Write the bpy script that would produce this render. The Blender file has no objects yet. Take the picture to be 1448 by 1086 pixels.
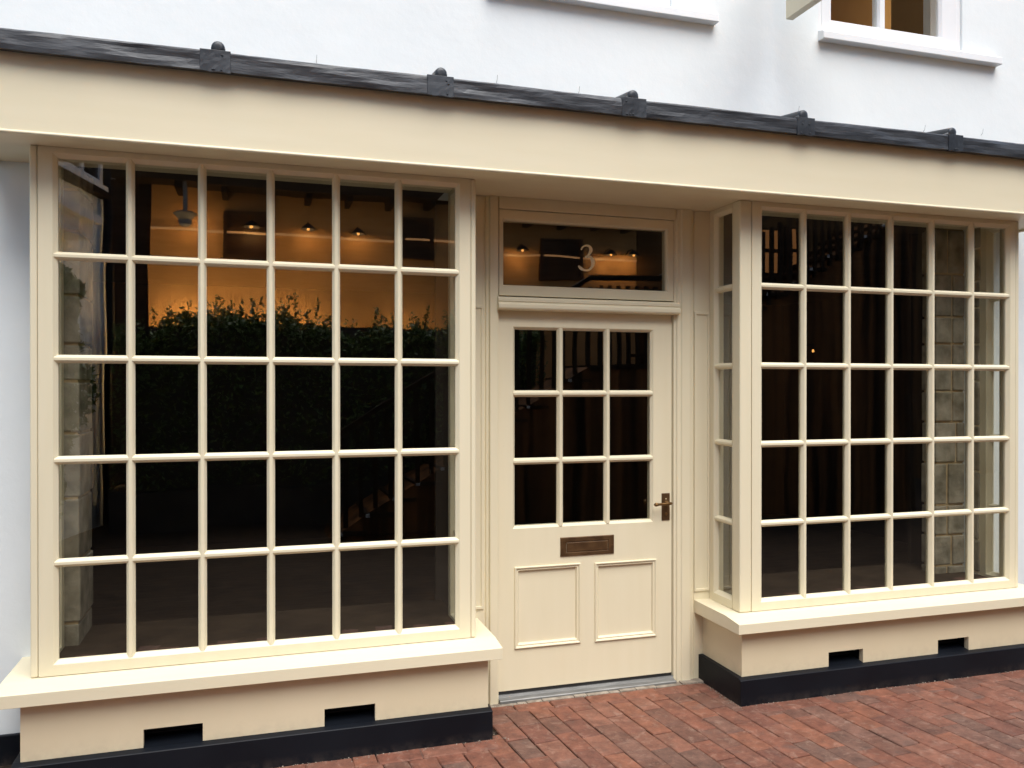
import bpy, bmesh, math, random
from mathutils import Vector, Matrix
R = math.radians
rnd = random.Random(7)
scene = bpy.context.scene
COL = scene.collection

# ------------------------------------------------------------------ helpers
class MB:
    """collects simple shapes into one mesh"""
    def __init__(s, mat=None):
        s.v = []; s.f = []; s.M = mat
    def add(s, verts, faces):
        n = len(s.v)
        for p in verts:
            p = Vector(p)
            s.v.append(s.M @ p if s.M else p)
        s.f += [tuple(i + n for i in f) for f in faces]
    def box(s, x0, x1, y0, y1, z0, z1):
        s.add([(x0,y0,z0),(x1,y0,z0),(x1,y1,z0),(x0,y1,z0),(x0,y0,z1),(x1,y0,z1),(x1,y1,z1),(x0,y1,z1)],
              [(0,3,2,1),(4,5,6,7),(0,1,5,4),(1,2,6,5),(2,3,7,6),(3,0,4,7)])
        return s
    def prism(s, prof, axis, a, b):
        """profile = list of 2D points. axis X: (y,z); Y: (x,z); Z: (x,y)"""
        def P(p, t):
            return (t, p[0], p[1]) if axis == 'X' else (p[0], t, p[1]) if axis == 'Y' else (p[0], p[1], t)
        n = len(prof)
        s.add([P(p, a) for p in prof] + [P(p, b) for p in prof],
              [tuple(range(n)), tuple(range(2*n-1, n-1, -1))] + [(i, i+n, (i+1) % n+n, (i+1) % n) for i in range(n)])
        return s
    def loops(s, L, fill_last=False, fill_first=False, closed=False):
        """L = list of (x0,x1,z0,z1,y): rectangles in the XZ plane joined one to the next"""
        vs = []
        for (x0, x1, z0, z1, y) in L:
            vs += [(x0,y,z0),(x1,y,z0),(x1,y,z1),(x0,y,z1)]
        fs = []
        n = len(L)
        for k in range(n if closed else n-1):
            a = 4*k; b = 4*((k+1) % n)
            for i in range(4):
                j = (i+1) % 4
                fs.append((a+i, a+j, b+j, b+i))
        if fill_last: fs.append((4*n-4, 4*n-3, 4*n-2, 4*n-1))
        if fill_first: fs.append((3, 2, 1, 0))
        s.add(vs, fs)
        return s
    def plate(s, x0, x1, z0, z1, y, holes):
        """flat face in the XZ plane with rectangular holes"""
        xs = sorted({x0, x1, *[h[0] for h in holes], *[h[1] for h in holes]})
        zs = sorted({z0, z1, *[h[2] for h in holes], *[h[3] for h in holes]})
        for i in range(len(xs)-1):
            for j in range(len(zs)-1):
                cx = (xs[i]+xs[i+1])/2; cz = (zs[j]+zs[j+1])/2
                if any(h[0] < cx < h[1] and h[2] < cz < h[3] for h in holes): continue
                s.add([(xs[i],y,zs[j]),(xs[i+1],y,zs[j]),(xs[i+1],y,zs[j+1]),(xs[i],y,zs[j+1])], [(0,1,2,3)])
        return s
    def tube(s, pts, rad, n=10, caps=True):
        pts = [Vector(p) for p in pts]
        if not isinstance(rad, (list, tuple)): rad = [rad]*len(pts)
        rings = []
        up0 = None
        for i, p in enumerate(pts):
            d = (pts[min(i+1, len(pts)-1)] - pts[max(i-1, 0)]).normalized()
            ref = Vector((0,0,1)) if abs(d.z) < .9 else Vector((1,0,0))
            u = d.cross(ref).normalized(); w = u.cross(d)
            rings.append([p + rad[i]*(math.cos(2*math.pi*k/n)*u + math.sin(2*math.pi*k/n)*w) for k in range(n)])
        vs = [q for r in rings for q in r]
        fs = []
        for i in range(len(pts)-1):
            for k in range(n):
                fs.append((i*n+k, i*n+(k+1) % n, (i+1)*n+(k+1) % n, (i+1)*n+k))
        if caps:
            fs.append(tuple(range(n-1, -1, -1))); fs.append(tuple((len(pts)-1)*n+k for k in range(n)))
        s.add(vs, fs)
        return s
    def lathe(s, prof, c, n=20):
        """prof: (radius, z) about a vertical axis through c"""
        vs = []; fs = []
        for (r, z) in prof:
            vs += [(c[0]+r*math.cos(2*math.pi*k/n), c[1]+r*math.sin(2*math.pi*k/n), c[2]+z) for k in range(n)]
        for i in range(len(prof)-1):
            for k in range(n):
                fs.append((i*n+k, i*n+(k+1) % n, (i+1)*n+(k+1) % n, (i+1)*n+k))
        s.add(vs, fs)
        return s
    def build(s, name, mat, parent=None, bevel=0, seg=2, smooth=False, fix=True, angle=35):
        me = bpy.data.meshes.new(name)
        me.from_pydata([tuple(p) for p in s.v], [], s.f)
        if fix:
            bm = bmesh.new(); bm.from_mesh(me)
            bmesh.ops.remove_doubles(bm, verts=bm.verts, dist=1e-5)
            bmesh.ops.recalc_face_normals(bm, faces=bm.faces)
            bm.to_mesh(me); bm.free()
        me.materials.append(mat)
        if smooth:
            for p in me.polygons: p.use_smooth = True
        o = bpy.data.objects.new(name, me); COL.objects.link(o)
        if parent: o.parent = parent
        if bevel:
            m = o.modifiers.new('Bevel', 'BEVEL'); m.width = bevel; m.segments = seg
            m.limit_method = 'ANGLE'; m.angle_limit = R(angle); m.harden_normals = False
        return o

def tag(o, label=None, cat=None, group=None, kind=None):
    for k, v in (('label', label), ('category', cat), ('group', group), ('kind', kind)):
        if v: o[k] = v
    return o
def thing(name, label, cat, group=None):
    o = bpy.data.objects.new(name, None); COL.objects.link(o)
    return tag(o, label, cat, group)
def dup(root, offset, label=None):
    r = root.copy(); COL.objects.link(r); r.location = root.location + Vector(offset)
    if label: r['label'] = label
    for ch in list(root.children):
        c = ch.copy(); COL.objects.link(c); c.parent = r
        for g in ch.children:
            d = g.copy(); COL.objects.link(d); d.parent = c
    return r

# ------------------------------------------------------------------ materials
def new_mat(name):
    m = bpy.data.materials.new(name); m.use_nodes = True
    nt = m.node_tree; b = nt.nodes['Principled BSDF']
    return m, nt, b
def N(nt, t, **kw):
    n = nt.nodes.new(t)
    for k, v in kw.items():
        if k in n.inputs: n.inputs[k].default_value = v
        else: setattr(n, k, v)
    return n
def coords(nt, scale=(1,1,1)):
    tc = N(nt, 'ShaderNodeTexCoord'); mp = N(nt, 'ShaderNodeMapping'); mp.inputs['Scale'].default_value = scale
    nt.links.new(tc.outputs['Object'], mp.inputs['Vector'])
    return mp.outputs['Vector']
def noise_mat(name, c1, c2, scale=3, rough=.5, bump=.1, bscale=60, spec=.5, stretch=(1,1,1), detail=4, lo=.35, hi=.65, rvar=.1, bdist=.002, metallic=0):
    m, nt, b = new_mat(name); L = nt.links.new
    v = coords(nt, stretch)
    n = N(nt, 'ShaderNodeTexNoise', Scale=scale, Detail=detail); L(v, n.inputs['Vector'])
    r = N(nt, 'ShaderNodeValToRGB'); r.color_ramp.elements[0].color = (*c1, 1); r.color_ramp.elements[1].color = (*c2, 1)
    r.color_ramp.elements[0].position = lo; r.color_ramp.elements[1].position = hi
    L(n.outputs['Fac'], r.inputs['Fac']); L(r.outputs['Color'], b.inputs['Base Color'])
    mr = N(nt, 'ShaderNodeMapRange'); mr.inputs['To Min'].default_value = max(.02, rough-rvar); mr.inputs['To Max'].default_value = min(1, rough+rvar)
    n3 = N(nt, 'ShaderNodeTexNoise', Scale=scale*2.7, Detail=3); L(v, n3.inputs['Vector'])
    L(n3.outputs['Fac'], mr.inputs['Value']); L(mr.outputs['Result'], b.inputs['Roughness'])
    b.inputs['Specular IOR Level'].default_value = spec; b.inputs['Metallic'].default_value = metallic
    if bump:
        n2 = N(nt, 'ShaderNodeTexNoise', Scale=bscale, Detail=5); L(v, n2.inputs['Vector'])
        bp = N(nt, 'ShaderNodeBump', Strength=bump, Distance=bdist); L(n2.outputs['Fac'], bp.inputs['Height']); L(bp.outputs['Normal'], b.inputs['Normal'])
    return m
CR = (.763, .687, .497)
def cream(name, stretch, k=1.0):
    """painted timber: slight brush texture along the grain, faint yellowing and grime"""
    m, nt, b = new_mat(name); L = nt.links.new
    v = coords(nt, stretch)
    n = N(nt, 'ShaderNodeTexNoise', Scale=2.2, Detail=5); L(v, n.inputs['Vector'])
    r = N(nt, 'ShaderNodeValToRGB')
    r.color_ramp.elements[0].color = (CR[0]*.985*k, CR[1]*.98*k, CR[2]*.965*k, 1); r.color_ramp.elements[0].position = .30
    r.color_ramp.elements[1].color = (CR[0]*1.01*k, CR[1]*1.01*k, CR[2]*1.015*k, 1); r.color_ramp.elements[1].position = .68
    L(n.outputs['Fac'], r.inputs['Fac'])
    g = N(nt, 'ShaderNodeTexNoise', Scale=38, Detail=6, Roughness=.7); L(coords(nt), g.inputs['Vector'])
    gr = N(nt, 'ShaderNodeValToRGB'); gr.color_ramp.elements[0].position = .70; gr.color_ramp.elements[1].position = .80
    gr.color_ramp.elements[0].color = (0,0,0,1); gr.color_ramp.elements[1].color = (.22,.22,.22,1)
    L(g.outputs['Fac'], gr.inputs['Fac'])
    mx = N(nt, 'ShaderNodeMix', data_type='RGBA'); mx.inputs['B'].default_value = (.42,.34,.21,1)
    L(gr.outputs['Color'], mx.inputs['Factor']); L(r.outputs['Color'], mx.inputs['A']); L(mx.outputs['Result'], b.inputs['Base Color'])
    b.inputs['Roughness'].default_value = .42; b.inputs['Specular IOR Level'].default_value = .4
    n2 = N(nt, 'ShaderNodeTexNoise', Scale=26, Detail=4); L(v, n2.inputs['Vector'])
    bp = N(nt, 'ShaderNodeBump', Strength=.10, Distance=.0012); L(n2.outputs['Fac'], bp.inputs['Height']); L(bp.outputs['Normal'], b.inputs['Normal'])
    return m
M = {}
M['cream_v'] = cream('cream_paint_upright', (9, 9, .9))
M['cream_h'] = cream('cream_paint_level', (.9, 9, 9))
M['riser'] = noise_mat('cream_masonry_paint', (.69,.590,.400), (.735,.632,.440), 1.6, .65, .22, 45, .3, bdist=.002)
def render_wall():
    m, nt, b = new_mat('white_render'); L = nt.links.new
    v = coords(nt)
    n = N(nt, 'ShaderNodeTexNoise', Scale=1.1, Detail=6, Roughness=.6); L(v, n.inputs['Vector'])
    r = N(nt, 'ShaderNodeValToRGB'); r.color_ramp.elements[0].color = (.755,.795,.800,1); r.color_ramp.elements[1].color = (.795,.835,.840,1)
    r.color_ramp.elements[0].position = .35; r.color_ramp.elements[1].position = .62
    L(n.outputs['Fac'], r.inputs['Fac'])
    v2 = coords(nt, (7, 7, .5)); n4 = N(nt, 'ShaderNodeTexNoise', Scale=1.5, Detail=5); L(v2, n4.inputs['Vector'])
    s = N(nt, 'ShaderNodeValToRGB'); s.color_ramp.elements[0].position = .62; s.color_ramp.elements[1].position = .82
    s.color_ramp.elements[0].color = (0,0,0,1); s.color_ramp.elements[1].color = (.10,.10,.10,1)
    L(n4.outputs['Fac'], s.inputs['Fac'])
    mx = N(nt, 'ShaderNodeMix', data_type='RGBA'); mx.inputs['B'].default_value = (.60,.60,.59,1)
    L(s.outputs['Color'], mx.inputs['Factor']); L(r.outputs['Color'], mx.inputs['A']); L(mx.outputs['Result'], b.inputs['Base Color'])
    b.inputs['Roughness'].default_value = .8; b.inputs['Specular IOR Level'].default_value = .2
    n2 = N(nt, 'ShaderNodeTexNoise', Scale=5, Detail=8, Roughness=.62); L(v, n2.inputs['Vector'])
    bp = N(nt, 'ShaderNodeBump', Strength=.3, Distance=.012); L(n2.outputs['Fac'], bp.inputs['Height']); L(bp.outputs['Normal'], b.inputs['Normal'])
    return m
M['render'] = render_wall()
M['white'] = noise_mat('white_gloss_paint', (.78,.79,.80), (.82,.83,.84), 3, .35, .05, 40)
M['black'] = noise_mat('black_paint', (.0035,.0045,.0075), (.006,.008,.012), 3, .5, .2, 30, .2, bdist=.002)
def dust(m, col, z0, z1, amt):
    nt = m.node_tree; L = nt.links.new; b = nt.nodes['Principled BSDF']
    src = b.inputs['Base Color'].links[0].from_socket
    tc = N(nt, 'ShaderNodeTexCoord'); sp = N(nt, 'ShaderNodeSeparateXYZ'); L(tc.outputs['Object'], sp.inputs[0])
    mr = N(nt, 'ShaderNodeMapRange'); mr.inputs['From Min'].default_value = z1; mr.inputs['From Max'].default_value = z0; L(sp.outputs['Z'], mr.inputs['Value'])
    n = N(nt, 'ShaderNodeTexNoise', Scale=19, Detail=9, Roughness=.72); L(tc.outputs['Object'], n.inputs['Vector'])
    r = N(nt, 'ShaderNodeMapRange'); r.inputs['From Min'].default_value = .40; r.inputs['From Max'].default_value = .68; L(n.outputs['Fac'], r.inputs['Value'])
    mu = N(nt, 'ShaderNodeMath', operation='MULTIPLY'); L(mr.outputs['Result'], mu.inputs[0]); L(r.outputs['Result'], mu.inputs[1])
    m2 = N(nt, 'ShaderNodeMath', operation='MULTIPLY'); m2.inputs[1].default_value = amt; L(mu.outputs[0], m2.inputs[0])
    mx = N(nt, 'ShaderNodeMix', data_type='RGBA'); mx.inputs['B'].default_value = (*col, 1)
    L(m2.outputs[0], mx.inputs['Factor']); L(src, mx.inputs['A']); L(mx.outputs['Result'], b.inputs['Base Color'])
dust(M['black'], (.16,.125,.10), -.02, .035, .28)      # pavement splash along the foot of the plinths
dust(M['riser'], (.40,.32,.22), .11, .20, .35)
M['lead'] = noise_mat('weathered_lead', (.019,.022,.027), (.064,.070,.080), 3.2, .46, .4, 14, .5, (1.4, 5, 7), 6, .36, .80, .14, .004)
M['leadpatch'] = noise_mat('dark_lead', (.016,.020,.026), (.048,.056,.066), 7, .42, .22, 30, .5, (1,1,1), 6, .38, .78, .12, .004)
M['brass'] = noise_mat('aged_bronze', (.16,.088,.034), (.27,.155,.062), 14, .34, .15, 80, .5, metallic=.85)
M['brassdark'] = noise_mat('dark_bronze_plate', (.085,.044,.019), (.150,.082,.036), 18, .42, .15, 80, .5, metallic=.5)
M['gold'] = noise_mat('gilt_lettering', (.90,.76,.47), (.93,.81,.53), 20, .45, .05, 60)
M['metal'] = noise_mat('threshold_metal', (.16,.16,.155), (.25,.25,.24), 8, .5, .1, 60, .4, (1,6,6), metallic=.4)
M['gapshade'] = noise_mat('door_gap_dark', (.01,.01,.01), (.02,.02,.02), 5, .6, 0)  # near-black colour for the shade in the gap below the door
M['mortar'] = noise_mat('joint_mortar', (.20,.165,.13), (.36,.31,.25), 22, .9, .5, 60, .2, bdist=.004)
M['stone'] = noise_mat('ragstone', (.17,.15,.105), (.46,.41,.32), 9, .85, 1.0, 24, .2, (1,1,1), 8, .3, .7, .05, .008)
M['stonejoint'] = noise_mat('lime_mortar', (.42,.30,.16), (.55,.42,.25), 14, .9, .5, 40, .2, bdist=.006)
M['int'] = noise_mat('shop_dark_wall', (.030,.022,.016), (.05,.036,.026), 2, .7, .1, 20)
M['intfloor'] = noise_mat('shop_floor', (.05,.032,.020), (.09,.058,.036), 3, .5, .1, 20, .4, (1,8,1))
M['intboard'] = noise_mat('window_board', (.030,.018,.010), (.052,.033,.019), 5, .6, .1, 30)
M['amber'] = noise_mat('ochre_render', (.40,.205,.070), (.48,.255,.095), 1.3, .8, .2, 9, .2, bdist=.006)
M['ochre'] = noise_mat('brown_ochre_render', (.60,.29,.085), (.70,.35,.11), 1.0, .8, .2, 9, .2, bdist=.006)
M['darkwood'] = noise_mat('dark_stained_timber', (.010,.0062,.0035), (.022,.013,.007), 4, .6, .2, 30, .08, (1,1,.15))
M['brownwood'] = noise_mat('brown_boards', (.013,.0060,.0022), (.15,.062,.020), 1.6, .6, .2, 30, .08, (5,5,.12))
M['tiles'] = noise_mat('brown_roof_tile', (.045,.026,.016), (.11,.060,.036), 5, .8, .6, 12, .3, bdist=.02)
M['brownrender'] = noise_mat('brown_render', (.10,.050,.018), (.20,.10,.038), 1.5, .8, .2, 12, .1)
M['darkbrick'] = noise_mat('sooty_brick', (.035,.024,.020), (.07,.045,.036), 9, .85, .5, 25, .2)
M['tread'] = noise_mat('worn_stone_tread', (.30,.30,.30), (.42,.42,.42), 6, .7, .2, 30)
M['greymetal'] = noise_mat('grey_lamp_metal', (.14,.14,.14), (.22,.22,.22), 9, .4, .05, 60)
M['soil'] = noise_mat('planter_boards', (.02,.014,.01), (.04,.03,.02), 5, .8, .3, 30)
M['picframe'] = noise_mat('brown_window_frame', (.035,.018,.008), (.06,.03,.013), 4, .6, .1, 30, .2)
M['picpane'] = noise_mat('brown_dusty_pane', (.030,.015,.006), (.075,.036,.014), 3, .5, 0, 30, .15)
M['darkpane'] = noise_mat('dark_window_glass', (.012,.013,.015), (.02,.022,.025), 2, .08, 0)
def leaf_mat():
    m, nt, b = new_mat('hedge_leaf'); L = nt.links.new
    g = N(nt, 'ShaderNodeNewGeometry'); r = N(nt, 'ShaderNodeValToRGB')
    r.color_ramp.elements[0].color = (.050,.085,.014,1); r.color_ramp.elements[1].color = (.120,.175,.032,1)
    L(g.outputs['Random Per Island'], r.inputs['Fac']); L(r.outputs['Color'], b.inputs['Base Color'])
    b.inputs['Roughness'].default_value = .45
    return m
M['leaf'] = leaf_mat()
def brick_mat():
    m, nt, b = new_mat('paving_brick'); L = nt.links.new
    g = N(nt, 'ShaderNodeNewGeometry'); r = N(nt, 'ShaderNodeValToRGB')
    cs = [(0, (0.161,0.067,0.046)), (.14, (0.195,0.077,0.049)), (.28, (0.147,0.069,0.048)), (.40, (0.213,0.086,0.052)), (.52, (0.179,0.072,0.046)), (.64, (0.195,0.083,0.055)), (.74, (0.141,0.075,0.055)), (.84, (0.207,0.091,0.060)), (.93, (0.170,0.086,0.062)), (1, (0.185,0.072,0.045))]
    while len(r.color_ramp.elements) < len(cs): r.color_ramp.elements.new(.5)
    for e, (p, c) in zip(r.color_ramp.elements, cs): e.position = p; e.color = (*c, 1)
    L(g.outputs['Random Per Island'], r.inputs['Fac'])
    v = coords(nt)
    n = N(nt, 'ShaderNodeTexNoise', Scale=13, Detail=10, Roughness=.75); L(v, n.inputs['Vector'])
    mx = N(nt, 'ShaderNodeMix', data_type='RGBA', blend_type='MULTIPLY'); mx.inputs['Factor'].default_value = 1
    r.color_ramp.interpolation = 'CONSTANT'
    rr = N(nt, 'ShaderNodeValToRGB'); rr.color_ramp.elements[0].position = .28; rr.color_ramp.elements[1].position = .72
    rr.color_ramp.elements[0].color = (.45,.45,.46,1); rr.color_ramp.elements[1].color = (1.38,1.33,1.28,1)
    L(n.outputs['Fac'], rr.inputs['Fac']); L(r.outputs['Color'], mx.inputs['A']); L(rr.outputs['Color'], mx.inputs['B'])
    # pale lime bloom and scuffs
    n2 = N(nt, 'ShaderNodeTexNoise', Scale=21, Detail=9, Roughness=.75, Distortion=.6); L(v, n2.inputs['Vector'])
    r2 = N(nt, 'ShaderNodeValToRGB'); r2.color_ramp.elements[0].position = .53; r2.color_ramp.elements[1].position = .72
    r2.color_ramp.elements[0].color = (0,0,0,1); r2.color_ramp.elements[1].color = (.6,.6,.6,1)
    L(n2.outputs['Fac'], r2.inputs['Fac'])
    m2 = N(nt, 'ShaderNodeMix', data_type='RGBA'); m2.inputs['B'].default_value = (.36,.24,.18,1)
    L(r2.outputs['Color'], m2.inputs['Factor']); L(mx.outputs['Result'], m2.inputs['A'])
    # dark scuffs
    n3 = N(nt, 'ShaderNodeTexNoise', Scale=7, Detail=9, Roughness=.7); L(v, n3.inputs['Vector'])
    r3 = N(nt, 'ShaderNodeValToRGB'); r3.color_ramp.elements[0].position = .56; r3.color_ramp.elements[1].position = .70
    r3.color_ramp.elements[0].color = (0,0,0,1); r3.color_ramp.elements[1].color = (.55,.55,.55,1)
    L(n3.outputs['Fac'], r3.inputs['Fac'])
    m3 = N(nt, 'ShaderNodeMix', data_type='RGBA'); m3.inputs['B'].default_value = (.105,.072,.060,1)
    L(r3.outputs['Color'], m3.inputs['Factor']); L(m2.outputs['Result'], m3.inputs['A'])
    L(m3.outputs['Result'], b.inputs['Base Color'])
    b.inputs['Roughness'].default_value = .72; b.inputs['Specular IOR Level'].default_value = .35
    n4 = N(nt, 'ShaderNodeTexNoise', Scale=55, Detail=8, Roughness=.7); L(v, n4.inputs['Vector'])
    bp = N(nt, 'ShaderNodeBump', Strength=.8, Distance=.006); L(n4.outputs['Fac'], bp.inputs['Height']); L(bp.outputs['Normal'], b.inputs['Normal'])
    return m
M['brick'] = brick_mat()
def joint_mat():
    return noise_mat('sandy_joint', (.022,.016,.012), (.055,.040,.030), 30, .95, .5, 80, .1, bdist=.004)
M['joint'] = joint_mat()
M['court'] = noise_mat('brown_tarmac', (.028,.0155,.0070), (.050,.029,.014), 6, .85, .5, 70, .25, bdist=.006)
def glass_mat(name, base=.15, tint=(.91,.92,.88)):
    m, nt, b = new_mat(name); L = nt.links.new
    nt.nodes.remove(b)
    lw = N(nt, 'ShaderNodeLayerWeight'); lw.inputs['Blend'].default_value = .5
    pw = N(nt, 'ShaderNodeMath', operation='POWER'); pw.inputs[1].default_value = 5; L(lw.outputs['Facing'], pw.inputs[0])
    ma = N(nt, 'ShaderNodeMath', operation='MULTIPLY_ADD'); ma.inputs[1].default_value = 1-base; ma.inputs[2].default_value = base; L(pw.outputs[0], ma.inputs[0])
    tr = N(nt, 'ShaderNodeBsdfTransparent'); tr.inputs['Color'].default_value = (*tint, 1)
    gl = N(nt, 'ShaderNodeBsdfGlossy'); gl.inputs['Roughness'].default_value = 0.0; gl.inputs['Color'].default_value = (1,1,1,1)
    n = N(nt, 'ShaderNodeTexNoise', Scale=2.2, Detail=1); L(coords(nt), n.inputs['Vector'])
    bp = N(nt, 'ShaderNodeBump', Strength=.055, Distance=.02); L(n.outputs['Fac'], bp.inputs['Height']); L(bp.outputs['Normal'], gl.inputs['Normal'])
    mx = N(nt, 'ShaderNodeMixShader'); L(ma.outputs[0], mx.inputs[0]); L(tr.outputs[0], mx.inputs[1]); L(gl.outputs[0], mx.inputs[2])
    L(mx.outputs[0], nt.nodes['Material Output'].inputs['Surface'])
    return m
M['glass'] = glass_mat('window_glass', .17)
def emit_mat(name, col, s):
    m, nt, b = new_mat(name); b.inputs['Emission Color'].default_value = (*col, 1); b.inputs['Emission Strength'].default_value = s
    b.inputs['Base Color'].default_value = (.3,.2,.1,1)
    return m
M['bulb'] = emit_mat('warm_bulb', (1,.45,.10), 3.2)
M['litwin'] = emit_mat('lit_amber_pane', (1,.34,.04), .26)
M['strip'] = emit_mat('warm_light_strip', (1,.48,.18), .42)

# ------------------------------------------------------------------ ground
gm = MB(); gm.box(-30, 34, -1.70, 14, -.4, -.026)
o = gm.build('ground', M['joint']); tag(o, 'bare sandy ground beneath and beyond the brick paving', 'ground', kind='structure')

gm = MB(); gm.box(-30, 34, -34, -1.702, -.4, -.017)
o = gm.build('courtyard', M['court']); tag(o, 'brown tarmac courtyard in front of the brick paving', 'ground', kind='structure')
GZ = -.013
pv = MB()
def brick(cx, cy, ang, L_, W_, top):
    ca, sa = math.cos(ang), math.sin(ang)
    j = lambda a: rnd.uniform(-a, a)
    tx, ty = j(.010), j(.010)
    def P(u, w, z): return (cx + u*ca - w*sa, cy + u*sa + w*ca, z + tx*u + ty*w)
    hu, hw = L_/2, W_/2; b = rnd.uniform(.0022, .0045)
    c = [(-hu+j(.002), -hw+j(.002)), (hu+j(.002), -hw+j(.002)), (hu+j(.002), hw+j(.002)), (-hu+j(.002), hw+j(.002))]
    # cut corners a little so bricks look worn
    vs = [P(u - math.copysign(b, u), w - math.copysign(b, w), top) for u, w in c] + [P(u, w, top-b*1.1) for u, w in c] + [P(u, w, top-.02) for u, w in c]
    fs = [(0,1,2,3)] + [(4+i, 4+(i+1) % 4, (i+1) % 4, i) for i in range(4)] + [(8+i, 8+(i+1) % 4, 4+(i+1) % 4, 4+i) for i in range(4)]
    pv.add(vs, fs)
BL, BW, J = .198, .0985, .0045
A0 = R(-90+4.75)                     # long axis runs away from the shopfront, turned a few degrees
ux, uy = math.cos(A0), math.sin(A0); wx, wy = -uy, ux
OX, OY = 2.72, .2
def in_border(x, y):
    if y > .235: return True
    if x < 1.83 and y > -.125: return True
    if x > 3.15 and y > -.125: return True
    return False
odd = True
wpos = -7.5
while wpos < 6.4:
    c = int(round(wpos*1000)); bw = rnd.choice((.100, .104, .108, .112, .118)); w = wpos + bw/2; wpos += bw+J; odd = not odd
    off = (0 if odd else .5) + rnd.uniform(-.16, .16)
    for r in range(-4, 40):
        u = (r + off)*(BL+J)
        x = OX + ux*u + wx*w; y = OY + uy*u + wy*w
        if not (-2.3 < x < 8.0 and -1.75 < y < .3): continue
        if in_border(x, y): continue
        brick(x, y, A0 + R(rnd.uniform(-.5, .5)), BL+rnd.uniform(-.005, .005), bw+rnd.uniform(-.003, .003), GZ + rnd.uniform(-.0015, .0015))
def course(x0, x1, y0, y1, slope=0):
    x = x0
    while x < x1:
        l = BL*rnd.choice((1, 1, 1, .52)); l = min(l, x1-x)
        if l > .03: brick(x+l/2, (y0+y1)/2, R(rnd.uniform(-.4, .4)), l-J, (y1-y0), GZ+.003+rnd.uniform(-.001, .001))
        x += l
course(-1.6, 1.845, -.236, -.138); course(3.135, 7.6, -.236, -.138)
course(1.84, 3.14, .135, .228)
o = pv.build('brick_paving', M['brick'], fix=False); tag(o, 'red brick paving laid in staggered rows towards the shopfront', 'paving', kind='structure')
mo = MB(); rr = random.Random(3)
x = 1.845
while x < 3.15:
    l = rr.uniform(.05, .2); e = min(x+l, 3.15)
    mo.box(x, e-.003, .233, .285+rr.uniform(-.004,.004), -.05, -.010+rr.uniform(-.004, .006)); x = e
mo.box(1.80, 3.2, .233, .32, -.06, -.016)
o = mo.build('doorstep_bedding', M['mortar'], bevel=.003); tag(o, 'uneven strip of grey mortar in front of the door threshold', 'ground', kind='structure')

gr = MB(); gq = random.Random(12)
def grit(x, y):
    s_ = gq.uniform(.002, .0055); z = -.0125
    gr.add([(x+s_*gq.uniform(-1,1), y+s_*gq.uniform(-1,1), z+s_*gq.uniform(0,1.2)) for _ in range(4)], [(0,1,2),(0,2,3),(0,3,1),(1,3,2)])
for i in range(420): grit(gq.uniform(-.2, 1.9), -.137-abs(gq.gauss(0, .014)))
for i in range(420): grit(gq.uniform(3.12, 6), -.137-abs(gq.gauss(0, .014)))
for i in range(160): grit(gq.uniform(1.85, 3.13), .24-abs(gq.gauss(0, .02)))
for i in range(130): grit(1.836+abs(gq.gauss(0,.012)), gq.uniform(-.13, .25)); grit(3.141-abs(gq.gauss(0,.012)), gq.uniform(-.13, .25))
o = gr.build('grit', M['mortar'], fix=False); tag(o, 'pale sandy grit gathered where the paving meets the plinths', 'grit', kind='stuff')

# ------------------------------------------------------------------ the shop building
WY = .285
bld = thing('shop_building', 'white rendered two storey building rising behind the cream shopfront', 'building')
w = MB()
T = .60
w.box(-5, -.035, WY, T, -.05, 2.63)              # beside the hedge-mirroring window
w.box(1.80, 1.86, WY+.07, T, -.05, 2.63); w.box(3.13, 3.3, WY+.07, T, -.05, 2.63)
w.box(5.02, 9, WY, T, -.05, 2.63)
w.box(-5, 9, WY, T, 2.63, 3.66)
# first floor with openings for two windows
WINS = [(1.915, 2.975), (3.93, 4.99)]
for a, b in ((-5, WINS[0][0]), (WINS[0][1], WINS[1][0]), (WINS[1][1], 9)): w.box(a, b, WY, T, 3.66, 5.05)
w.box(-5, 9, WY, T, 5.05, 6.2)
w.build('outer_wall', M['render'], bld)
for a, e in ((-5, -.11), (5.12, 9)):
    pl = MB(); pl.box(a, e, WY-.018, WY+.01, -.05, .103); pl.build('wall_plinth', M['black'], bld, bevel=.004)
rf = MB(); rf.box(-5.2, 9.2, WY-.2, 6, 6.2, 6.35); rf.build('roof', M['tiles'], bld)
ri = MB(); ri.box(-5, -4.8, T, 6, -.05, 6.2); ri.box(8.8, 9, T, 6, -.05, 6.2); ri.box(-5, 9, 5.8, 6, -.05, 6.2)
ri.build('rear_walls', M['render'], bld)
# interior
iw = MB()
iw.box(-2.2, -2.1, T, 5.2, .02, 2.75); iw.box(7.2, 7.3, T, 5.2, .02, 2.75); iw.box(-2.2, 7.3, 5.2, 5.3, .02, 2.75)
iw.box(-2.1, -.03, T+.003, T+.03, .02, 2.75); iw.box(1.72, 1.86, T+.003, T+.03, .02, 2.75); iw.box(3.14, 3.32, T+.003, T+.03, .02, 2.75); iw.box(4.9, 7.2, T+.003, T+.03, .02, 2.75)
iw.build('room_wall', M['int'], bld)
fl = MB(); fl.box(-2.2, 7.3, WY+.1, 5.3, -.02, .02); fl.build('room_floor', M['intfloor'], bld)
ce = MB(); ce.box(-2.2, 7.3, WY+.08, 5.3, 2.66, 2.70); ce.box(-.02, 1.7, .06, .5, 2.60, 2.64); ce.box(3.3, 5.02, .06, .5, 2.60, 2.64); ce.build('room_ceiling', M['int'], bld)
up = MB(); up.box(-2, 8, T+1.1, T+1.2, 3.4, 6); up.box(-2, 8, T, T+1.2, 3.4, 3.45); up.box(-2, 8, T, T+1.2, 5.2, 5.3)
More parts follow.
